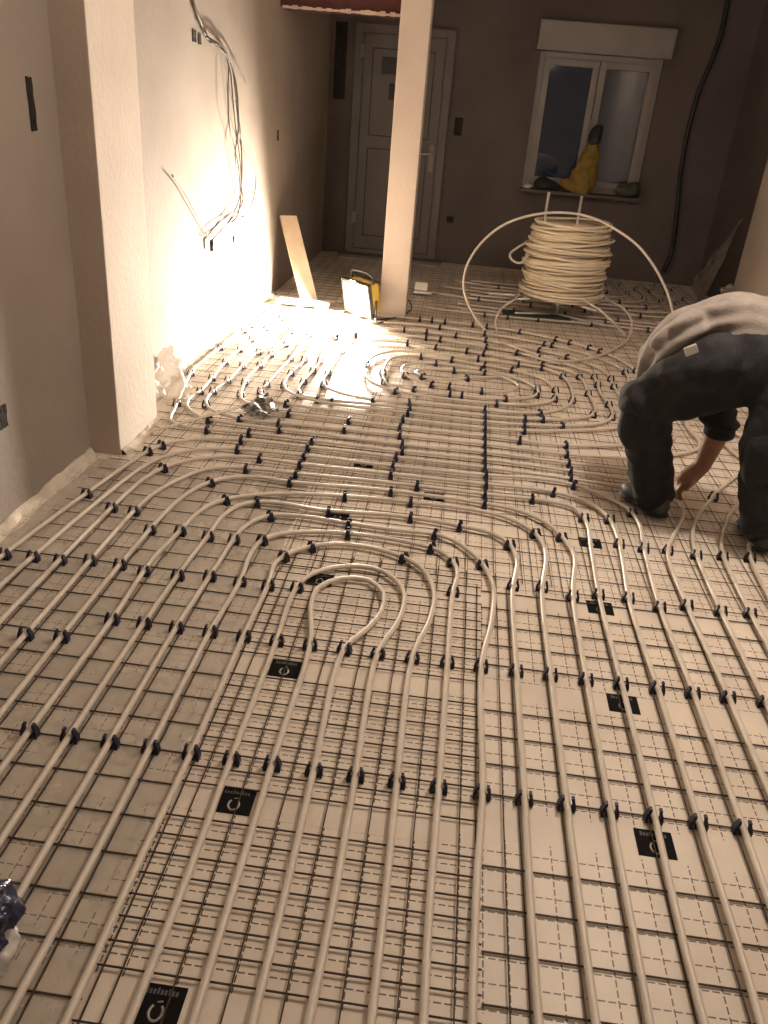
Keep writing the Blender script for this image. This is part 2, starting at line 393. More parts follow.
tag(fuse('bundle', bm, 'darkbag', .014, 4, sack_fn(.02, 15)), 'dark lump standing in for a silhouette reflected in the left pane', 'bundle')
bm = bmesh.new(); b1 = Vector((.55, YB - .12, WZ0)); ell(bm, b1 + Vector((0, 0, .02)), .045, .035, .025)
tag(fuse('rag', bm, 'whitebox', .01, 3, sack_fn(.015, 25)), 'small pale rag on the left end of the window sill', 'rag')

# ---------------------------------------------------------------- wire mesh sheets: every wire a part
WT = .0030
_wm = {}
def wire_mesh(length, axis, WT=WT):
    key = (round(length, 2), axis, WT)
    if key not in _wm:
        h = WT / 2; L2 = length / 2
        e = (h, L2, h) if axis == 'y' else (L2, h, h)
        vs = [(sx * e[0], sy * e[1], sz * e[2]) for sx in (-1, 1) for sy in (-1, 1) for sz in (-1, 1)]
        fs = [(0, 1, 3, 2), (4, 6, 7, 5), (0, 4, 5, 1), (2, 3, 7, 6), (0, 2, 6, 4), (1, 5, 7, 3)]
        me = bpy.data.meshes.new('wire'); me.from_pydata(vs, [], fs); me.materials.append(M['wire']); _wm[key] = me
    return _wm[key]
def sheet(lab, x0, x1, y0, y1, xs, ys, z=.004):
    r = tag(empty('wire_mesh', ((x0 + x1) / 2, (y0 + y1) / 2, 0)), lab, 'wire mesh', 'welded wire mesh sheets on the floor')
    wt = .0029 if y0 < 1 else .0021
    for x in xs:
        o = bpy.data.objects.new('wire', wire_mesh(y1 - y0, 'y', wt)); COL.objects.link(o); o.parent = r
        o.location = (x - r.location.x, 0, z + WT * 1.0); o.rotation_euler.z = random.uniform(-.0012, .0012)
    for y in ys:
        o = bpy.data.objects.new('wire', wire_mesh(x1 - x0, 'x', wt)); COL.objects.link(o); o.parent = r
        o.location = (0, y - r.location.y, z); o.rotation_euler.z = random.uniform(-.002, .002)
    return r
SX = lambda k: -.91 + .0997 * k
def rng(a, b, s):
    out = []; v = a
    while v < b - 1e-6: out.append(v); v += s
    return out
A, Bx = -1.40, .31
def strips(y, right):                                # blank joints of the foil, mesh rows leave them free near the camera
    o = 1.292 + (.036 if right else 0); q = (y - o) % .478; return min(q, .478 - q) < .028 and y < 2.2
sheet('wire mesh under the straight pipes at the lower left', A, SX(4), .3, 2.30, [SX(k) + .013 for k in range(-5, 5)], [y for y in rng(.408, 2.3, .1)])
sheet('overlapping wire mesh in the lower middle of the floor', SX(4), SX(11), .3, 2.42, [SX(k) + .05 for k in range(4, 12)], [y for y in rng(.37, 2.42, .05) if not strips(y, False)], .0078)
sheet('wire mesh under the straight pipes at the lower right', SX(11), 2.22, .3, 2.34, [SX(k) - .013 for k in range(11, 32)], [y for y in rng(.408, 2.34, .1) if not strips(y, True)])
sheet('wire mesh below the bent left side of the near pipe loops', A, -.40, 2.28, 4.30, [SX(k) + .02 for k in range(-4, 6)], rng(2.312, 4.3, .1))
sheet('wire mesh under the middle of the floor around the near loop top', -.42, .42, 2.38, 4.30, [SX(k) + .045 for k in range(5, 14)], rng(2.412, 4.3, .1))
sheet('wire mesh under and around the bending worker', .40, 2.22, 2.32, 4.30, [SX(k) - .02 for k in range(13, 32)], rng(2.362, 4.3, .1))
sheet('wire mesh under the far oval pipe spiral', -1.44, .42, 4.28, 8.40, [SX(k) + .03 for k in range(-5, 14)], rng(4.312, 8.4, .12))
sheet('wire mesh under the pipe reel and back right floor', .40, 2.26, 4.28, 8.60, [SX(k) + .03 for k in range(13, 32)], rng(4.362, 8.6, .12))

# milky film lying under the mesh at the left
def crumple_sheet(name, x0, x1, y0, y1, z, m, nx, ny, amp, lab, cat):
    vs = [(x0 + (x1 - x0) * i / nx + (random.uniform(-.01, .01) if i in (0, nx) else 0), y0 + (y1 - y0) * j / ny, z + amp * (MN.noise(Vector((i * .9, j * .9, 3))) + .6)) for j in range(ny + 1) for i in range(nx + 1)]
    fs = [(j * (nx + 1) + i, j * (nx + 1) + i + 1, (j + 1) * (nx + 1) + i + 1, (j + 1) * (nx + 1) + i) for j in range(ny) for i in range(nx)]
    o = mesh_obj(name, vs, fs, m, None, True); return tag(o, lab, cat)
crumple_sheet('plastic_film', -1.45, -.525, .2, 3.0, .0012, 'film', 14, 40, .0014, 'milky plastic film under the mesh at the lower left', 'film')

# ---------------------------------------------------------------- black printed labels on the foil
def floor_label(px, py, w=.085, l=.075, rot=0):
    c = gz(px, py)
    o = box('printed_label', (-w / 2, -l / 2, 0), (w / 2, l / 2, .0012), 'black', floor); o.location = (c.x, c.y, .0002); o.rotation_euler.z = rot
    bm = bmesh.new(); pts = []
    for k in range(15):
        a = math.radians(-230 + 280 * k / 14 + 0); pts.append(Vector((.012 * math.cos(a), -.012 + .015 * math.sin(a), .0014)))
    add_tube(bm, pts, .0024, 4)
    add_tube(bm, [Vector((-.003, .006, .0014)), Vector((.007, .008, .0014))], .0014, 4)
    bm_obj('emblem', bm, 'labelink', o)
    bm = bmesh.new()
    for k in range(9):
        x = -.030 + k * .0068; add_box(bm, (x, .019, .001), (x + .0042, .019 + (.009 if k % 3 else .012), .0015))
    bm_obj('lettering', bm, 'labeldim', o)
    return o
for q in ((235, 801), (285, 669), (158, 1006), (655, 844), (623, 704), (600, 608), (590, 543), (320, 580), (434, 497), (338, 516), (364, 464), (1010, 690)):
    floor_label(*q)

# ---------------------------------------------------------------- heating pipes
PR, PZ = .0085, .0185
PIPES = []                                            # (thing, sampled points)
def heat_pipe(pts, lab, ends=None, group='heating pipes on the floor', step=.035):
    W = [Vector(p) if len(p) == 3 else gz(p[0], p[1], PZ) for p in pts]
    P = catmull(W, step)
    t = tag(empty('heating_pipe', (P[len(P) // 2].x, P[len(P) // 2].y, 0)), lab, 'pipe', group)
    bm = bmesh.new(); add_tube(bm, P, PR, 8); local(bm_obj('pipe_run', bm, 'pipe', None, True), t)
    PIPES.append((t, P)); return t
def leg(k, top=1.88, rev=False):
    j = lambda: random.uniform(-.006, .006)
    L = [(SX(k) + j() * .3, top, PZ), (SX(k) + j() * .3, 1.40, PZ), (SX(k) + j(), 1.05, PZ), (SX(k) + j(), .65, PZ), (SX(k), .1, PZ)]
    if k == 11: L[2] = (SX(k) - .012, 1.12, PZ); L[3] = (SX(k) - .018, .8, PZ)
    return L if not rev else L[::-1]
ORD = ['innermost', 'second', 'third', 'fourth', 'fifth', 'sixth', 'seventh', 'eighth', 'ninth', 'tenth', 'eleventh', 'twelfth']
NEAR = [
 # (left slot, right slot, traced pixels from the left leg over the top to the right leg)
 (6, 7, [(312.5, 640), (311, 605), (318, 588), (341, 578.5), (368, 580), (383.5, 594), (381, 612), (366, 630), (349, 645)]),
 (5, 8, [(280, 641), (292, 595), (303, 580), (320, 571), (352, 566), (382, 571), (402, 588), (404, 605), (396, 625), (379, 653)]),
 (4, 9, [(247, 638), (268, 585), (277, 561), (301, 549), (335, 544), (385, 551), (419, 566), (434, 592), (430, 619), (414, 656)]),
 (3, 10, [(214, 634), (240, 581), (250, 555), (262, 540), (281, 534), (325, 532), (370, 536), (402, 541), (440, 551), (456.5, 568), (452, 598), (447, 662)]),
 (2, 11, [(180, 630), (219, 562), (234, 539), (247, 525), (270, 515.5), (299, 516), (340, 522), (386, 529), (443, 536), (473, 554), (492, 582), (492, 619), (482, 668)]),
 (1, 12, [(147, 628), (189, 560), (208, 536), (222, 517), (238, 506), (257, 502), (285, 504), (320, 510), (400, 516), (460, 526), (494, 534), (510, 545), (517, 562), (512.5, 592), (517, 675)]),
 (0, 13, [(113, 623), (152, 560), (180, 531), (199, 512), (217, 502), (245, 496), (271, 494), (304, 494), (391, 500), (486, 512), (508, 518), (530, 529), (543, 544), (546, 560), (542, 593), (550, 678)]),
 (-1, 14, [(140, 540.6), (163, 515), (187, 494), (210, 482), (234, 477), (257, 477), (290, 482), (391, 491), (485, 503.5), (520, 511), (545, 522), (562, 537), (574, 555), (573, 596), (586, 683)]),
 (-2, 15, [(140, 505), (161, 489), (187, 476), (205, 469.5), (229, 467.5), (255, 469), (296, 473.5), (391, 483), (485, 494), (548, 501), (574.6, 508), (587, 524), (591, 548), (600, 600), (620, 690)]),
 (-3, 16, [(140, 482), (163, 468), (187, 460.5), (210, 457.5), (252, 457.5), (300, 464), (391, 474), (486, 484), (525, 487.5), (554, 492), (585, 501), (606, 515), (617, 535), (623, 562), (630, 604), (658, 693)]),
 (-4, 17, [(140, 469), (163, 457), (187, 451), (210, 449), (237, 449), (304, 455.5), (393, 466), (486, 475), (538, 478.5), (574.6, 485), (606, 497), (627, 508), (639, 523), (644, 548), (660, 607), (692, 699)]),
 (-5, 18, [(140, 456), (154, 448), (170, 442.5), (199, 439), (241, 440), (308, 447), (396, 457), (485, 467.5), (571, 479), (620, 487), (660, 494.5), (678, 503), (683, 515), (673, 537), (668, 555), (690, 612), (728, 704)]),
]
for i, (a, b, tr) in enumerate(NEAR):
    left = leg(a, 1.88 if a >= 0 else 1.95, True)
    lab = ('%s pale U-shaped heating pipe counting outward from the near loop centre' % ORD[i]) if i else 'innermost small U-shaped pipe loop in the near nest'
    heat_pipe(left + tr[(1 if a >= 0 else 0):-1] + leg(b), lab)
RIGHT = [
 (19, [(800, 440), (765, 458), (728.7, 481.6), (711.6, 499), (696, 519), (692.5, 538), (696.7, 555), (721, 611)], 'pipe curving up right between the worker and his near leg'),
 (20, [(830, 455), (775, 480), (748, 496), (732, 511), (723, 535), (721.7, 550), (726, 563), (750.6, 613)], 'pipe hooking right just below the worker near foot'),
 (21, [(860, 478), (800, 505), (768, 525), (751, 541), (749, 552), (753, 565), (768, 595)], 'rightmost pipe emerging under the worker near shoe'),
]
for k, tr, lab in RIGHT: heat_pipe(tr + leg(k), lab)
heat_pipe([(648, 362), (668, 384), (693, 409), (714, 431), (730, 449), (745, 460), (775, 468), (820, 470)], 'pipe seen slanting between the worker legs above his forearm')
heat_pipe([(668, 362), (686, 384), (704, 402), (722, 420), (745, 438), (790, 448), (830, 452)], 'pipe passing behind the worker sleeve and near leg')

SPIRAL = [(500, 376.5), (467, 378), (441, 379.3), (423, 376.5), (415.5, 372.5), (425, 369), (454, 370.2), (485, 373), (508, 379), (519, 386), (510, 390.5), (493, 391.6), (470, 389.6), (449.5, 386.5), (432, 384.5), (412, 378.6), (402, 371.5), (405, 365.5), (418.5, 362.6), (436, 363), (454, 365), (470, 368), (493, 372), (517, 378.3), (533, 385.5), (539, 392.4), (531, 397), (514.5, 398.6), (485, 397.8), (450, 394.5), (414, 389.6), (403, 387.4), (388, 384), (383, 375), (386, 364), (391, 358.6), (403, 356), (421, 356.4), (452, 360), (485, 365), (512, 370), (529, 374), (545, 380), (555.5, 390), (556.7, 396), (549.7, 401.5), (528.6, 404.5), (485, 402.5), (440, 398), (396, 391), (383, 387.4), (370, 381), (364, 371), (366.5, 363), (376.5, 355), (396, 351.3), (422, 352.5), (470, 358), (510, 363), (542.6, 368), (559, 373.8), (568.4, 382), (573, 393.7), (570.8, 403), (561.4, 409), (540, 412.5), (505, 412), (485, 409.5), (440, 404.5), (400, 402), (373, 400), (350, 395.5), (337, 392), (327, 388), (323, 381), (328, 373), (335, 362), (340, 353), (345, 346.5), (356, 342.5), (374, 341), (407.5, 343), (436, 347), (467, 351), (510, 358), (549.7, 366), (570.8, 371.5), (582.5, 379.7), (588.4, 393.7), (596, 407), (593, 414.5), (580, 418), (542.6, 419), (485, 415.5), (410, 408), (370, 404), (332, 400.5), (306, 397), (298, 390), (306, 378.5), (319, 363), (323, 350), (327, 340), (342, 335), (380, 334), (420, 337), (500, 349), (540, 357.5), (573, 366.3), (589.5, 371.5), (596.6, 382), (601, 393.7), (611, 408), (612, 417), (601, 423), (571, 425.5), (524, 424.5), (485, 421.5), (408, 412.5), (350, 406), (320, 401.5), (296, 395), (285.4, 389), (285, 381), (291, 373), (303, 361.5), (307, 352), (313, 339), (325, 330), (360, 327.5), (420, 331), (500, 342.5), (560, 355), (596.6, 367), (608, 374), (614, 386.7), (625, 403), (632, 414), (635, 422), (622, 427), (561, 430.5), (524, 430.5), (485, 428), (403, 419), (340, 411), (300, 406), (275, 401), (260.7, 394), (267, 384), (290.6, 358), (307, 336.5), (322, 325), (360, 321.5), (420, 325), (520, 339), (580, 352), (619, 367), (627, 375), (630, 388), (645, 407), (662, 424), (675, 434), (671, 440), (640, 444), (566, 445), (485, 436), (400, 427), (330, 418), (280, 412), (252, 405.5), (241, 398), (242, 389), (247, 378), (260, 365), (271, 354), (301, 334), (318, 320), (360, 315.5), (420, 319), (520, 331.5), (600, 351), (633, 368), (642, 378), (661, 392), (677, 409), (691, 432), (700, 442), (695.5, 450), (670.5, 455), (625, 458), (567, 454), (485, 444), (400, 435), (312, 426), (240, 418.5), (214, 411), (206, 404), (207.5, 397), (213, 391), (228, 380), (240, 368), (255, 354), (280, 342), (300, 320), (320, 308), (340, 300)]
heat_pipe(SPIRAL, 'long pipe wound as a far oval spiral across the room', step=.05)
heat_pipe([(300, 306), (262, 331), (240, 349), (225.5, 361.6), (200, 391), (188, 399.5), (186.5, 406), (192, 412), (202, 417.6), (240, 424.5), (312, 433), (391, 443), (485, 452), (569, 463), (625, 469.5), (648, 474), (655, 479), (640, 480.5), (571, 471), (485, 459.5), (391, 450), (312, 440.5), (249, 433), (207, 429.5), (180, 426), (170, 420), (174, 410), (182, 391), (193, 370), (218, 349), (249, 326.5), (285, 299)], 'pipe running along the bright left wall with a hairpin at the worker', step=.05)
# nested bends in the back right corner
for i in range(6):
    yb = 6.95 + .16 * i; xr = 2.10 - .13 * i
    heat_pipe([(-.25 + .05 * i, yb + .1, PZ), (.3, yb, PZ), (1.0, yb - .02, PZ), (xr - .35, yb + .01, PZ), (xr - .08, yb + .12, PZ), (xr, yb + .32, PZ), (xr, 8.2, PZ), (xr, 8.55, PZ)] if i % 2 == 0 else
              [(.1, yb, PZ), (.5, yb + .01, PZ), (1.1, yb - .01, PZ), (xr - .35, yb + .01, PZ), (xr - .08, yb + .12, PZ), (xr, yb + .32, PZ), (xr, 8.25, PZ), (xr, 8.55, PZ)],
              'bend %s in the nested pipes at the back right, behind the reel' % ['outermost', 'second', 'third', 'fourth', 'fifth', 'innermost'][i], step=.06)
for i in range(3):
    heat_pipe([(-.2 + .1 * i, 6.42 + .14 * i, PZ), (.4, 6.40 + .13 * i, PZ), (1.0, 6.44 + .13 * i, PZ), (1.6, 6.41 + .125 * i, PZ), (1.84 + .1 * i, 6.33 + .12 * i, PZ), (1.96 + .1 * i, 6.12 + .1 * i, PZ), (1.99 + .1 * i, 5.4, PZ)], 'straight pipe under the reel, %s from the pillar side' % ['nearest', 'middle', 'farthest'][i], step=.06)

# clips: prongs gripping the pipe, one mesh shared
def clip_mesh():
    bm = bmesh.new()
    for s in (-1, 1):
        prof = [(.0205, 0), (.0215, .010), (.0195, .021), (.0150, .031), (.0150, .037)]; th = .0066; wy = .0105
        rows = []
        for k, (x, z) in enumerate(prof):
            hw = wy * (1 - .12 * k)
            rows.append([bm.verts.new((s * x, -hw, z)), bm.verts.new((s * x, hw, z)), bm.verts.new((s * (x - th), hw, z)), bm.verts.new((s * (x - th), -hw, z))])
        for a, b in zip(rows, rows[1:]):
            for k in range(4): bm.faces.new((a[k], a[(k + 1) % 4], b[(k + 1) % 4], b[k]))
        bm.faces.new(rows[0]); bm.faces.new(rows[-1])
    add_box(bm, (-.0195, -.0095, .001), (.0195, .0095, .006))
    bmesh.ops.recalc_face_normals(bm, faces=bm.faces[:])
    me = bpy.data.meshes.new('pipe_clip'); bm.to_mesh(me); bm.free(); me.materials.append(M['clip']); return me
CM = clip_mesh(); _pos = []
def put_clip(pt, maxd=.12):
    best = None
    for t, P in PIPES:
        for i in range(0, len(P)):
            dd = (P[i].x - pt.x) ** 2 + (P[i].y - pt.y) ** 2
            if best is None or dd < best[0]: best = (dd, t, P, i)
    dd, t, P, i = best
    if dd > maxd ** 2: return
    q = P[i]
    for o in _pos:
        if (o - q).length < .055: return
    a, b = P[max(0, i - 1)], P[min(len(P) - 1, i + 1)]; tg = b - a
    o = bpy.data.objects.new('pipe_clip', CM); COL.objects.link(o); o.parent = t
    o.location = (q.x - t.location.x, q.y - t.location.y, .0005); o.rotation_euler.z = math.atan2(tg.y, tg.x) - PI / 2
    sc = random.uniform(.95, 1.08); o.scale = (1, 1, sc); _pos.append(q.copy())
for k in range(0, 24): put_clip(Vector((SX(k), 1.402, 0)))
for k in range(0, 24): put_clip(Vector((SX(k), 1.885, 0)))
for k in (12, 13, 14): put_clip(Vector((SX(k), .83, 0)))
def zc(x0, y0, s, pts): return [(x0 + a / s, y0 + b / s) for a, b in pts]
CL = zc(0, 440, 2.954, [(10, 335), (92, 345), (178, 360), (265, 372), (352, 383), (432, 397), (530, 408), (622, 418), (710, 428), (205, 152), (280, 165), (325, 208), (402, 218), (452, 265), (530, 272), (613, 287), (693, 293), (88, 575), (188, 585)])
CL += zc(480, 480, 2.667, [(85, 290), (163, 297), (245, 310), (320, 318), (398, 328), (478, 338), (558, 350), (640, 358), (716, 365), (500, 198), (570, 205), (640, 212), (712, 220), (425, 190), (362, 172), (75, 178), (145, 150), (218, 158), (272, 102), (340, 108), (397, 97), (200, 40), (132, 52), (625, 52)])
CL += zc(240, 480, 2.954, [(130, 238), (65, 188), (222, 208), (470, 236), (180, 332), (92, 320), (712, 265), (625, 255), (553, 205), (628, 340), (320, 175), (332, 142)])
CL += zc(150, 290, 3.84, [(385, 143), (318, 157), (435, 95), (490, 97), (530, 120), (440, 152), (550, 165), (605, 178), (658, 183), (712, 187), (280, 228), (395, 195), (345, 238), (405, 243), (510, 210), (165, 325), (290, 283), (355, 293), (420, 295), (465, 248), (540, 265), (600, 268), (660, 278), (235, 338), (300, 348), (370, 355), (188, 395), (255, 400), (342, 402), (455, 365), (415, 400), (515, 372), (600, 365), (560, 322), (625, 322), (690, 330), (745, 335), (575, 400), (632, 420), (665, 370), (705, 432), (70, 432), (215, 450), (525, 460), (515, 485), (345, 492), (243, 507), (222, 538), (382, 550), (490, 530), (748, 505), (735, 532)])
CL += zc(330, 300, 4.518, [(25, 175), (107, 165), (325, 150), (408, 75), (523, 85), (455, 110), (508, 135), (443, 150), (497, 182), (567, 175), (637, 125), (695, 155), (695, 185), (695, 218), (620, 235), (487, 232), (430, 190), (355, 210), (415, 258), (552, 270), (478, 292), (688, 265), (688, 305), (700, 333), (630, 355), (560, 330), (397, 350), (315, 345), (253, 335), (230, 375), (293, 418), (378, 405), (463, 390), (543, 395), (615, 430), (535, 440), (700, 415), (198, 458), (365, 455), (360, 478), (353, 505), (345, 530), (338, 560), (695, 490), (695, 515), (695, 540), (695, 570), (63, 350), (108, 290), (60, 235), (180, 300), (12, 465), (65, 550), (45, 578)])
CL += zc(470, 300, 4.267, [(60, 120), (60, 155), (58, 185), (58, 210), (52, 245), (52, 270), (52, 290), (65, 310), (165, 75), (232, 140), (335, 125), (405, 157), (360, 190), (418, 182), (490, 217), (550, 225), (592, 205), (640, 185), (690, 170), (712, 225), (178, 240), (300, 205), (300, 225), (430, 242), (308, 250), (372, 275), (188, 290), (188, 315), (318, 305), (318, 285), (385, 335), (460, 340), (520, 330), (583, 340), (640, 310), (703, 312), (742, 290), (270, 385), (285, 420), (350, 395), (360, 433), (65, 390), (135, 420), (135, 450), (295, 485), (305, 512), (445, 435), (490, 402), (530, 370), (600, 375), (583, 455), (535, 492), (612, 510), (645, 440), (220, 525), (228, 550), (228, 580), (232, 610), (388, 540), (58, 460), (58, 490), (58, 515), (58, 550), (58, 590), (58, 615), (410, 628), (675, 382)])
CL += zc(140, 400, 4.267, [(118, 12), (283, 30), (425, 80), (312, 95), (288, 128), (597, 95), (615, 68), (632, 42), (580, 122), (465, 143), (443, 178), (415, 217), (735, 170), (720, 208), (700, 245), (492, 265), (468, 305), (685, 285), (665, 325), (640, 368), (107, 210), (68, 235), (133, 308), (312, 378), (380, 450), (495, 457), (575, 515), (55, 557), (172, 570), (292, 585), (405, 597), (520, 610), (750, 640), (620, 670)])
CL += zc(300, 420, 4.267, [(190, 8), (173, 38), (55, 88), (37, 123), (18, 160), (5, 195), (450, 15), (440, 45), (432, 72), (425, 100), (420, 130), (410, 162), (400, 200), (390, 235), (485, 280), (370, 320), (172, 352), (130, 402), (470, 370), (455, 432), (222, 462), (205, 505), (673, 460), (555, 500), (543, 552), (650, 622), (765, 640), (67, 555), (425, 600)])
CL += zc(460, 380, 3.84, [(92, y) for y in (110, 150, 180, 215, 245, 275, 305, 340, 370, 405, 440, 475)] + [(240, 165), (242, 190), (243, 215), (245, 240), (408, 262), (412, 290), (418, 320), (428, 352), (435, 385), (440, 415), (362, 440), (265, 465), (190, 640), (288, 600), (390, 612), (470, 530), (570, 540), (648, 522), (595, 635), (690, 655)])
for q in CL:
    put_clip(gz(q[0], q[1], .008), .16)
for t, P in PIPES:
    if 'back right' in t['label'] or 'under the reel' in t['label']:
        acc = 0
        for i in range(1, len(P)):
            acc += (P[i] - P[i - 1]).length
            if acc > .42: put_clip(P[i]); acc = 0

# ---------------------------------------------------------------- pipe reel
RC = Vector((.80, 6.60, 0))
reel = tag(empty('pipe_reel', RC), 'pipe reel holding a thick coil of cream pipe before the window', 'pipe reel')
bm = bmesh.new()
z0c, z1c = .19, .745
turns = 46
for layer, (rad, amp) in enumerate(((.285, .010), (.272, .006))):
    pts = []
    for i in range(turns * 30):
        f = i / (turns * 30); a = f * turns * 2 * PI; tri = f
        k = int(f * turns)
        rr = rad + amp * math.sin(k * 2.3 + layer) + .010 * math.sin(a * 1.0 + k * .9) + .014 * math.sin(f * PI) * (1 if layer == 0 else .6) + (.035 if f < .10 else .02 if .42 < f < .58 else 0)
        z = z0c + (z1c - z0c) * f + .010 * math.sin(a + k * 1.7) + .006 * math.sin(2 * a + k)
        pts.append(RC + Vector((rr * math.cos(a), rr * math.sin(a), z)))
    add_tube(bm, pts, .0092, 6)
for k in range(7):                                 # loose turns slung slantwise over the coil
    z = random.uniform(.28, .62); tl = random.uniform(-.09, .09); ph = random.uniform(0, 6.28); rr = .318 + random.uniform(0, .018)
    add_tube(bm, [RC + Vector((rr * math.cos(2 * PI * i / 40), rr * math.sin(2 * PI * i / 40), z + tl * math.cos(2 * PI * i / 40 + ph) * .6)) for i in range(40)], .0088, 6, closed=True)
local(bm_obj('pipe_coil', bm, 'coil', None, True), reel)
local(tube('hub', [RC + Vector((0, 0, z0c - .02)), RC + Vector((0, 0, z1c - .02))], .262, 'coil', seg=28, sm=False), reel)
for q0, q1 in (((549, 192), (546, 216)), ((582, 196), (580, 214))):
    a = gy(q0[0], q0[1], 6.60); local(tube('upright_rod', [(a.x, a.y, .15), a], .011, 'steel', sm=False), reel)
for ang in (25, 115, 205, 295):
    a = math.radians(ang + 8); dv = Vector((math.cos(a), math.sin(a), 0))
    local(tube('support_arm', [RC + Vector((0, 0, .165)), RC + dv * .45 + Vector((0, 0, .165))], .012, 'steel', sm=False), reel)
local(tube('support_arm', [RC + Vector((0, -.02, .165)), RC + Vector((-.56, -.05, .155))], .013, 'steel', sm=False), reel)
local(tube('post', [RC + Vector((0, 0, .02)), RC + Vector((0, 0, .19))], .017, 'steel', sm=False), reel)
for v in ((.36, -.22, .03), (-.34, -.10, .03), (.0, .36, .03)):
    local(tube('foot', [RC + Vector((0, 0, .035)), RC + Vector(v)], .013, 'steel', sm=False), reel)
local(box('base_plate', (.36, 6.45, .019), (.90, 6.62, .03), 'green', None, .004), reel)
# the free end: a big open loop that rises from the floor, passes over the coil and comes down by the worker
big = [gz(560, 364, PZ), gz(530, 356, .03), gy(505, 346, 5.75), gy(486, 331, 5.85), gy(470, 308, 6.0), gy(463.5, 288, 6.08), gy(466, 268, 6.12), gy(478, 247, 6.13), gy(500, 227, 6.13), gy(528, 216, 6.12), gy(560, 212.5, 6.1), gy(590, 217, 6.05), gy(615, 229, 5.95), gy(638, 246, 5.85), gy(655, 268, 5.75), gy(667, 292, 5.7), gy(674, 317, 5.65), gy(680, 345, 5.55), gy(676, 370, 5.4)]
local(tube('free_pipe', big, .0088, 'pipe', step=.03), reel)
sm_ = [RC + Vector((-.34, -.10, .20)), gy(515, 299, 6.3), gy(502, 308, 6.2), gy(495.5, 322, 6.05), gy(499, 335, 5.9), gz(512, 346, .06), gz(535, 354, .03), gz(562, 361, .035), gz(590, 358, .035), gz(614, 349, .04), gy(629, 336, 6.1), gy(632, 322, 6.2), gy(624, 309, 6.35), gy(610, 301, 6.5), RC + Vector((.33, .08, .22))]
local(tube('free_pipe', sm_, .0088, 'pipe', step=.03), reel)
local(tube('free_pipe', [RC + Vector((.25, -.24, .22)), gy(583, 299, 6.3), gy(600, 310, 6.2), gy(613, 322, 6.1), gz(625, 335, .03)], .0088, 'pipe', step=.03), reel)
local(tube('free_pipe', [RC + Vector((-.30, -.15, .50)), gy(520, 263, 6.4), gy(512, 260, 6.4), gy(510, 254, 6.45), gy(517, 248, 6.5), RC + Vector((-.33, -.02, .56))], .0088, 'pipe', step=.02), reel)

# ---------------------------------------------------------------- work lamp (flood light) by the pillar
lp = tag(empty('work_lamp', (FLOOD_POS.x, FLOOD_POS.y, 0)), 'glaring flood work lamp on the floor beside the pillar', 'lamp')
fd = FLOOD_DIR.normalized(); q = fd.to_track_quat('Y', 'Z').to_matrix().to_4x4()
HM = Matrix.Translation(FLOOD_POS) @ q
def lpart(n, lo, hi, m, bev=.006): return local(box(n, lo, hi, m, None, bev, HM), lp)
lpart('housing', (-.14, -.10, -.11), (.14, -.01, .11), 'lamp_body', .02)
bm = bmesh.new()
for lo, hi in (((-.155, -.015, .10), (.155, .02, .125)), ((-.155, -.015, -.125), (.155, .02, -.10)), ((-.155, -.015, -.10), (-.13, .02, .10)), ((.13, -.015, -.10), (.155, .02, .10))): add_box(bm, lo, hi, .004, HM)
local(bm_obj('bezel', bm, 'lamp_black'), lp)
lpart('lamp_glass', (-.13, -.006, -.10), (.13, .004, .10), 'lamp_glow', 0)
for sx in (-1, 1):
    a = HM @ Vector((sx * .165, -.04, 0)); b = Vector((a.x, a.y, .02))
    local(tube('stand_leg', [a, b], .008, 'lamp_black', sm=False), lp)
    f = Vector((fd.x, fd.y, 0)).normalized() * .14
    local(tube('stand_foot', [b - f, b + f], .008, 'lamp_black', sm=False), lp)
local(tube('lamp_handle', [HM @ Vector((-.12, -.06, .11)), HM @ Vector((-.12, -.06, .16)), HM @ Vector((.12, -.06, .16)), HM @ Vector((.12, -.06, .11))], .008, 'lamp_black', step=.02), lp)
ld = bpy.data.lights.new('flood', 'AREA'); ld.shape = 'RECTANGLE'; ld.size = .25; ld.size_y = .19; ld.spread = math.radians(178); ld.energy = FLOOD_W; ld.color = (1, .86, .70)
lo_ = bpy.data.objects.new('flood_light', ld); COL.objects.link(lo_); lo_.parent = lp
lo_.matrix_world = Matrix.Translation(FLOOD_POS + fd * .012) @ fd.to_track_quat('-Z', 'Z').to_matrix().to_4x4()
lo_.matrix_parent_inverse = Matrix.Translation(lp.location).inverted()
# lamp cable
tag(tube('lamp_cable', [FLOOD_POS + Vector((.10, .08, -.05)), (-.56, 5.74, .03), (-.50, 5.9, .02), (-.36, 6.3, .02), (-.5, 6.9, .02), (-1.0, 7.6, .02)], .005, 'cable_black', step=.04), 'black lead running from the work lamp past the pillar', 'cable')

# bare bulb on the ceiling above the camera side of the room
bl = tag(empty('pendant_bulb', (BULB_POS.x, BULB_POS.y, CEIL)), 'bare bulb hanging from the ceiling of the near room', 'lamp')
local(tube('bulb_cord', [(BULB_POS.x, BULB_POS.y, CEIL), (BULB_POS.x, BULB_POS.y, BULB_POS.z + .09)], .004, 'cable_black', sm=False), bl)
local(tube('socket', [(BULB_POS.x, BULB_POS.y, BULB_POS.z + .10), (BULB_POS.x, BULB_POS.y, BULB_POS.z + .05)], .018, 'lamp_black', seg=12, sm=False), bl)
bm = bmesh.new(); ell(bm, BULB_POS, .03, .03, .042); gb = local(bm_obj('bulb', bm, 'bulb_glow', None, True), bl); 
pd = bpy.data.lights.new('bulb_light', 'POINT'); pd.energy = BULB_W; pd.color = (1, .85, .72); pd.shadow_soft_size = .05
po = bpy.data.objects.new('bulb_light', pd); COL.objects.link(po); po.location = (BULB_POS.x, BULB_POS.y, BULB_POS.z - .10); po.parent = bl
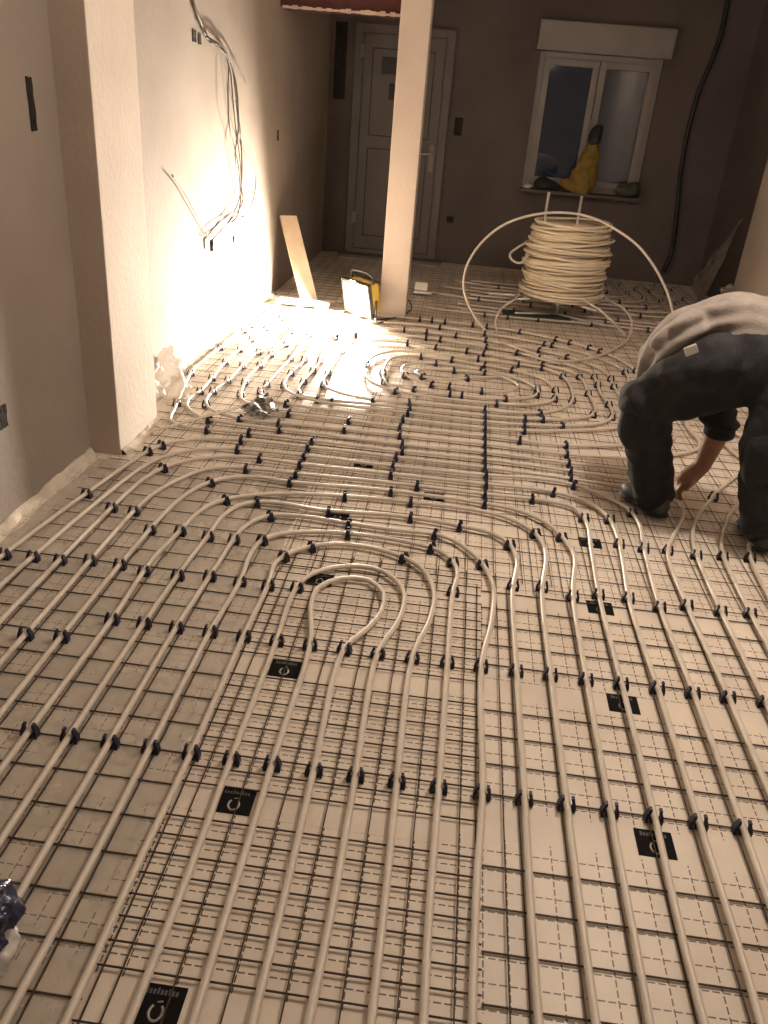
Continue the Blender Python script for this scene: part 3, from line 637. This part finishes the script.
po.matrix_parent_inverse = Matrix.Translation(bl.location).inverted()

# ---------------------------------------------------------------- leaning board, offcuts, bags
def slab(name, a, b, wv, th, m, lab, cat):
    a, b, wv = Vector(a), Vector(b), Vector(wv); n = (b - a).cross(wv).normalized() * th
    vs = [a, a + wv, b + wv, b, a + n, a + wv + n, b + wv + n, b + n]
    return tag(mesh_obj(name, vs, [(0, 1, 2, 3), (7, 6, 5, 4), (0, 4, 5, 1), (1, 5, 6, 2), (2, 6, 7, 3), (3, 7, 4, 0)], m), lab, cat)
slab('board', (-1.215, 6.22, .026), (-1.46, 6.52, .60), (.115, .075, .0), .022, 'wood', 'pale board leaning on the left wall near the lamp', 'board')
tag(box('panel_offcut', (-1.38, 6.05, .024), (-.98, 6.20, .045), 'whitebox', None, .004), 'pale panel offcut on the floor at the foot of the leaning board', 'panel')
bm = bmesh.new(); c = gz(424, 297); add_box(bm, (c.x - .09, c.y, .024), (c.x + .06, c.y + .12, .045)); add_box(bm, (c.x - .09, c.y + .05, .04), (c.x + .02, c.y + .12, .11), .008)
tag(bm_obj('foam_offcut', bm, 'whitebox'), 'small white foam offcut to the right of the pillar foot', 'offcut')
c = gz(172, 398)
bm = bmesh.new(); ell(bm, (c.x, c.y, .10), .075, .085, .10); ell(bm, (c.x - .02, c.y + .05, .18), .055, .06, .07); ell(bm, (c.x + .05, c.y - .03, .06), .05, .07, .055)
tag(fuse('plastic_bag', bm, 'clearbag', .012, 2, lambda c_, n: c_ + n * (MN.noise(c_ * 22) * .03 + MN.noise(c_ * 50) * .012)), 'crumpled clear plastic bag behind the pilaster', 'bag')
c = gz(2, 945)
bm = bmesh.new(); ell(bm, (c.x - .03, c.y, .06), .055, .085, .06); ell(bm, (c.x - .02, c.y - .04, .05), .05, .05, .05)
bb = tag(empty('blue_bag', (c.x - .03, c.y, 0)), 'shiny dark blue plastic bag at the lower left edge', 'bag')
fuse('bag_body', bm, 'bluebag', .007, 2, lambda c_, n: c_ + n * (MN.noise(c_ * 35) * .018 + MN.noise(c_ * 80) * .006), bb)
bm = bmesh.new(); ell(bm, (c.x - .005, c.y - .04, .025), .05, .08, .022)
fuse('bag_rim', bm, 'clearbag', .007, 1, lambda c_, n: c_ + n * (MN.noise(c_ * 45) * .014), bb)
# dark patterned foil scrap with a pale strap
q4 = [gz(240, 409, .035), gz(252, 419, .035), gz(279, 413, .035), gz(268, 394, .05)]
fo = tag(empty('foil_scrap', (q4[0] + q4[2]) / 2 * Vector((1, 1, 0)).x if False else ((q4[0].x + q4[2].x) / 2, (q4[0].y + q4[2].y) / 2, 0)), 'dark crumpled foil scrap with a pale strap on the pipes', 'foil scrap')
vs = []; fs = []; n = 12
for j in range(n + 1):
    for i in range(n + 1):
        u, v = i / n, j / n; p_ = q4[0].lerp(q4[1], u).lerp(q4[3].lerp(q4[2], u), v)
        vs.append((p_.x, p_.y, p_.z + .02 * MN.noise(Vector((u * 4, v * 4, 1))) + .01))
fs = [(j * (n + 1) + i, j * (n + 1) + i + 1, (j + 1) * (n + 1) + i + 1, (j + 1) * (n + 1) + i) for j in range(n) for i in range(n)]
local(mesh_obj('foil_sheet', vs, fs, 'foil', None, True), fo)
a, b = gz(150, 432, .03), gz(240, 407, .045)
for k, (p0, p1, wd) in enumerate(((a, b, .012),)):
    dv = (p1 - p0).normalized(); sd = Vector((-dv.y, dv.x, 0)) * wd
    local(mesh_obj('strap', [p0 - sd, p0 + sd, p1 + sd, p1 - sd, p0 - sd + Vector((0, 0, .003)), p0 + sd + Vector((0, 0, .003)), p1 + sd + Vector((0, 0, .003)), p1 - sd + Vector((0, 0, .003))], [(0, 1, 2, 3), (7, 6, 5, 4), (0, 4, 5, 1), (1, 5, 6, 2), (2, 6, 7, 3), (3, 7, 4, 0)], 'tool'), fo)
# dusty film leaning in the right back corner
b0 = [Vector((2.34, 8.55, .02)), Vector((2.20, 7.55, .02))]; t0 = [Vector((2.405, 8.35, .35)), Vector((2.41, 7.75, .78))]
vs = []; n = 16
for j in range(n + 1):
    for i in range(n + 1):
        u, v = i / n, j / n; p_ = b0[0].lerp(b0[1], u).lerp(t0[0].lerp(t0[1], u), v)
        p_.x += -.05 * abs(MN.noise(Vector((u * 7 + v * 3, v * 2, 5)))) - .04 * math.sin(v * PI) * (.5 + .5 * math.sin(u * 14 + v * 5)); vs.append(p_)
tag(mesh_obj('dusty_sheet', vs, [(j * (n + 1) + i, j * (n + 1) + i + 1, (j + 1) * (n + 1) + i + 1, (j + 1) * (n + 1) + i) for j in range(n) for i in range(n)], 'dusty_film', None, True), 'dusty plastic sheet propped on the right wall behind the worker', 'sheet')
bm = bmesh.new()
caps(bm, [(2.24, 7.12, .06), (2.24, 7.14, .26)], [.055, .035])
for k in range(5): ell(bm, (2.24 + random.uniform(-.05, .03), 7.14 + random.uniform(-.06, .06), .27 + random.uniform(-.02, .02)), .025, .025, .02)
c = gx(737, 288, 2.28)
tag(fuse('crumpled_bag', bm, 'dusty_film', .008, 1, lambda c_, n: c_ + n * MN.noise(c_ * 60) * .012), 'crumpled dusty bag standing at the far end of the lit right wall', 'bag')

# ---------------------------------------------------------------- cables
cb = tag(empty('cable_bundle', (XL, 4.9, 0)), 'bundle of loose grey cables hanging on the lit left wall', 'cables')
def wc(px, py, off=.03): 
    p_ = gx(px, py, XL + off); return p_
def cab(pts, r=.005, off=.03): return local(tube('cable', [wc(x, y, off + random.uniform(-.006, .006)) for x, y in pts], r, 'cable', step=.03, seg=6), cb)
cab([(191, -30), (193, 2), (200, 20), (206, 36), (212, 43)], .009, .015)
cab([(206, 36), (222, 48), (232, 66), (236, 95), (240, 130), (242, 165), (241, 195), (238, 214), (226, 226), (211, 241)])
cab([(208, 40), (224, 52), (230, 70), (233, 100), (236, 130), (240, 160), (241, 188), (236, 208), (224, 228), (212, 241)], .004, .04)
cab([(210, 42), (226, 50), (234, 72), (238, 102), (238, 132), (235, 155), (240, 180), (243, 200), (234, 216), (220, 231), (212, 241)], .004, .05)
cab([(212, 43), (228, 60), (228, 90), (229, 120), (234, 145), (239, 170), (240, 195)], .0035, .045)
cab([(236, 100), (240, 135), (249, 155), (256, 178), (253, 200), (244, 216), (232, 222)], .004, .045)
cab([(222, 50), (234, 60), (240, 70), (246, 83)], .004, .05)
cab([(242, 216), (252, 222), (260, 233), (266, 250), (268, 268)], .004, .035)
cab([(172, 175), (182, 188), (192, 206), (201, 224), (211, 241)], .004, .02)  # thin tube tracing a shadow line on the wall
local(tube('cable_tip', [wc(211.5, 241), wc(212, 251)], .012, 'cable_black', sm=False), cb)
local(tube('cable_tip', [wc(233.5, 236), wc(233.5, 243)], .008, 'cable_black', sm=False), cb)
tag(tube('corner_cable', [gy(x, y, YB - .03) for x, y in ((732, -25), (728, 0), (722, 30), (713, 58), (700, 88), (692, 115), (686, 140), (681, 170), (678, 200), (675, 230), (671, 255))] + [gy(663, 272, YB - .06)], .022, 'cable_black', step=.06), 'thick black cable running down the back right corner', 'cable')

# ---------------------------------------------------------------- the worker
wk = tag(empty('person', (1.05, 3.0, 0)), 'person in grey shirt and dark work trousers bending over the pipes', 'person')
ankA, kneeA, hipA = Vector((.885, 3.08, .07)), Vector((.775, 3.08, .47)), Vector((1.10, 2.98, .66))
ankB, kneeB, hipB = Vector((1.265, 2.88, .07)), Vector((1.175, 2.86, .44)), Vector((1.26, 2.90, .68))
pel = Vector((1.20, 2.97, .70))
tor1, tor2, tor3 = Vector((1.06, 3.08, .79)), Vector((.95, 3.16, .74)), Vector((.87, 3.26, .60))
neck, head = Vector((.855, 3.33, .50)), Vector((.865, 3.37, .38))
shR, elR, wrR = Vector((.99, 3.30, .60)), gy(725, 418, 3.22), gy(702, 466, 3.22)
hand = gz(674, 489, .06)
shL, elL, wrL = Vector((.845, 3.30, .57)), Vector((.84, 3.38, .33)), Vector((.86, 3.30, .10))
# body: one continuous skin figure inside the clothes
bm = bmesh.new()
caps(bm, [pel, tor1, tor2, tor3], [.10, .115, .12, .115]); caps(bm, [tor3, neck, head], [.08, .05, .055])
ell(bm, head, .072, .085, .105); ell(bm, head + Vector((-.035, .085, -.01)), .012, .022, .02)       # nose
for s in (-1, 1): ell(bm, head + Vector((.075 * s, 0, 0)), .012, .022, .03)
caps(bm, [shR, elR, elR.lerp(wrR, .35), wrR], [.052, .042, .047, .035]); caps(bm, [tor3, shR], [.08, .06])
caps(bm, [tor3, shL], [.08, .06]); caps(bm, [shL, elL, wrL], [.055, .042, .028])
caps(bm, [pel, hipA, kneeA, ankA], [.09, .08, .055, .04]); caps(bm, [pel, hipB, kneeB, ankB], [.09, .08, .055, .04])
def hand_on(w_, h_, side):
    dv = (h_ - w_).normalized(); sd = dv.cross(Vector((0, 0, 1))).normalized() * side; nr = sd.cross(dv).normalized()
    if nr.z > 0: nr = -nr
    caps(bm, [w_, w_.lerp(h_, .55)], [.034, .042]); 
    for k, (o_, l_) in enumerate(((-.036, .055), (-.012, .066), (.012, .063), (.036, .050))):
        b_ = w_.lerp(h_, .7) + sd * o_; m_ = b_ + dv * l_ * .55 + nr * .006; e_ = m_ + dv * l_ * .35 + nr * .030
        caps(bm, [w_.lerp(h_, .4) + sd * o_ * .7, b_, m_, e_], [.019, .0150, .0135, .011], 8)
    t_ = w_.lerp(h_, .35) - sd * .028; caps(bm, [t_, t_ - sd * .018 + dv * .03 + nr * .01, t_ - sd * .010 + dv * .055 + nr * .02], [.015, .012, .010], 8)
hand_on(wrR, hand, 1); hand_on(wrL, wrL + Vector((.02, -.03, -.07)), 1)
fuse('body', bm, 'skin', .0062, 4, None, wk)
# hair
bm = bmesh.new(); ell(bm, head + Vector((.005, -.012, .012)), .082, .088, .105)
fuse('hair', bm, 'hair', .01, 3, lambda c_, n: c_ + n * MN.noise(c_ * 60) * .006, wk)
# trousers
bm = bmesh.new()
def leg_caps(hp_, kn, an, r): 
    mid = hp_.lerp(kn, .5); cm = kn.lerp(an, .5)
    caps(bm, [hp_, mid, kn], [r[0], r[1], r[2]]); caps(bm, [kn, cm, an + Vector((0, 0, .03))], [r[2], r[3], r[4]])
leg_caps(hipA + Vector((.02, 0, .02)), kneeA, ankA, (.125, .112, .098, .092, .083)); leg_caps(hipB, kneeB, ankB, (.13, .118, .095, .088, .082))
caps(bm, [pel, hipA], [.135, .12]); caps(bm, [pel, hipB], [.135, .125]); caps(bm, [pel, Vector((1.06, 3.03, .735))], [.14, .115])
ell(bm, kneeA + Vector((-.015, -.01, .01)), .098, .10, .09); caps(bm, [gy(716, 362, 2.96), gy(680, 375, 3.0), kneeA], [.105, .10, .09])
def trou(c_, n):
    f = .0035 * math.sin(c_.z * 55 + 9 * MN.noise(c_ * 9)) * (1 if c_.z < .42 else .5)
    return c_ + n * (f + .010 * MN.noise(c_ * 12))
tr = fuse('trousers', bm, 'trousers', .011, 6, trou, wk)
# darker knee pouches and hems
bm = bmesh.new(); ell(bm, kneeA + Vector((-.008, -.022, -.07)), .090, .083, .13)
kp = fuse('knee_pouch', bm, 'trousers_patch', .011, 4, lambda c_, n: c_ + n * MN.noise(c_ * 14) * .006, wk)
bm = bmesh.new(); ell(bm, kneeB + Vector((-.0, -.03, -.04)), .085, .073, .14)
fuse('knee_pouch', bm, 'trousers_patch', .011, 4, lambda c_, n: c_ + n * MN.noise(c_ * 14) * .006, wk)
# belt clip glint at the waist
c = gy(691, 350, 2.86); bm = bmesh.new(); add_box(bm, (-.022, -.008, -.016), (.022, .008, .016), .004, Matrix.Translation(c) @ Matrix.Rotation(-.5, 4, 'Y'))
local(bm_obj('belt_clip', bm, 'steel'), wk)
# shirt: torso arch plus the loose front hanging over the knee
bm = bmesh.new()
caps(bm, [Vector((1.10, 3.05, .775)), tor1 + Vector((-.02, .0, .0)), tor2, tor3], [.128, .135, .138, .135])
caps(bm, [Vector((1.22, 3.06, .80)), Vector((1.08, 3.07, .79))], [.105, .128])
caps(bm, [tor2 + Vector((-.03, -.05, -.04)), gy(672, 345, 3.06), gy(660, 368, 3.05)], [.10, .075, .035]); caps(bm, [gy(688, 330, 3.04), gy(674, 360, 3.02)], [.07, .05])
caps(bm, [tor3, shL], [.11, .08]); caps(bm, [tor3, shR], [.11, .085])
caps(bm, [shL, elL], [.075, .06]); caps(bm, [shR, shR.lerp(elR, .4)], [.075, .062])
def shirt_fn(c_, n):
    a_ = 0; rho = math.hypot(c_.x - 1.03, c_.z - .56) + .25 * (c_.y - 3.1)
    return c_ + n * (0.006 * math.sin(a_ * 30 + 4 * MN.noise(c_ * 5)) * 0 + .010 * math.sin(rho * 105 + 3 * MN.noise(c_ * 4)) * min(1, max(.25, (1.10 - c_.x) / .2)) + .005 * MN.noise(c_ * 13))
fuse('shirt', bm, 'shirt', .010, 5, shirt_fn, wk)
# shirt sleeve end at the elbow, its shadow put in as near-black cloth
bm = bmesh.new(); caps(bm, [shR.lerp(elR, .1), shR.lerp(elR, .5), elR.lerp(wrR, .16)], [.082, .074, .068])
fuse('sleeve', bm, 'trousers', .009, 4, lambda c_, n: c_ + n * (.006 * math.sin(c_.z * 120)), wk)
# shoes
def shoe(heel, toe):
    dv = (toe - heel); L_ = dv.length; dv.normalize(); sd = Vector((-dv.y, dv.x, 0))
    bm = bmesh.new()
    rot = Matrix((sd, dv, Vector((0, 0, 1)))).transposed()
    for f_, w_, h_, z_, l_ in ((.18, .040, .055, .055, .06), (.5, .045, .042, .048, .09), (.78, .050, .032, .042, .075)): ell(bm, heel + dv * L_ * f_ + Vector((0, 0, z_)), w_, l_, h_, rot)
    s_ = fuse('shoe', bm, 'shoe', .007, 4, None, wk)
    bm = bmesh.new()
    for f_, w_, l_ in ((.2, .042, .065), (.5, .042, .09), (.78, .052, .075)): ell(bm, heel + dv * L_ * f_ + Vector((0, 0, .018)), w_ + .004, l_ + .004, .014, rot)
    o = fuse('sole', bm, 'sole', .007, 2, None, None); o.parent = s_; o.matrix_parent_inverse = Matrix.Identity(4)
shoe(Vector((.925, 3.015, .008)), Vector((.815, 3.22, .008))); shoe(Vector((1.27, 2.81, .008)), Vector((1.275, 3.06, .008)))
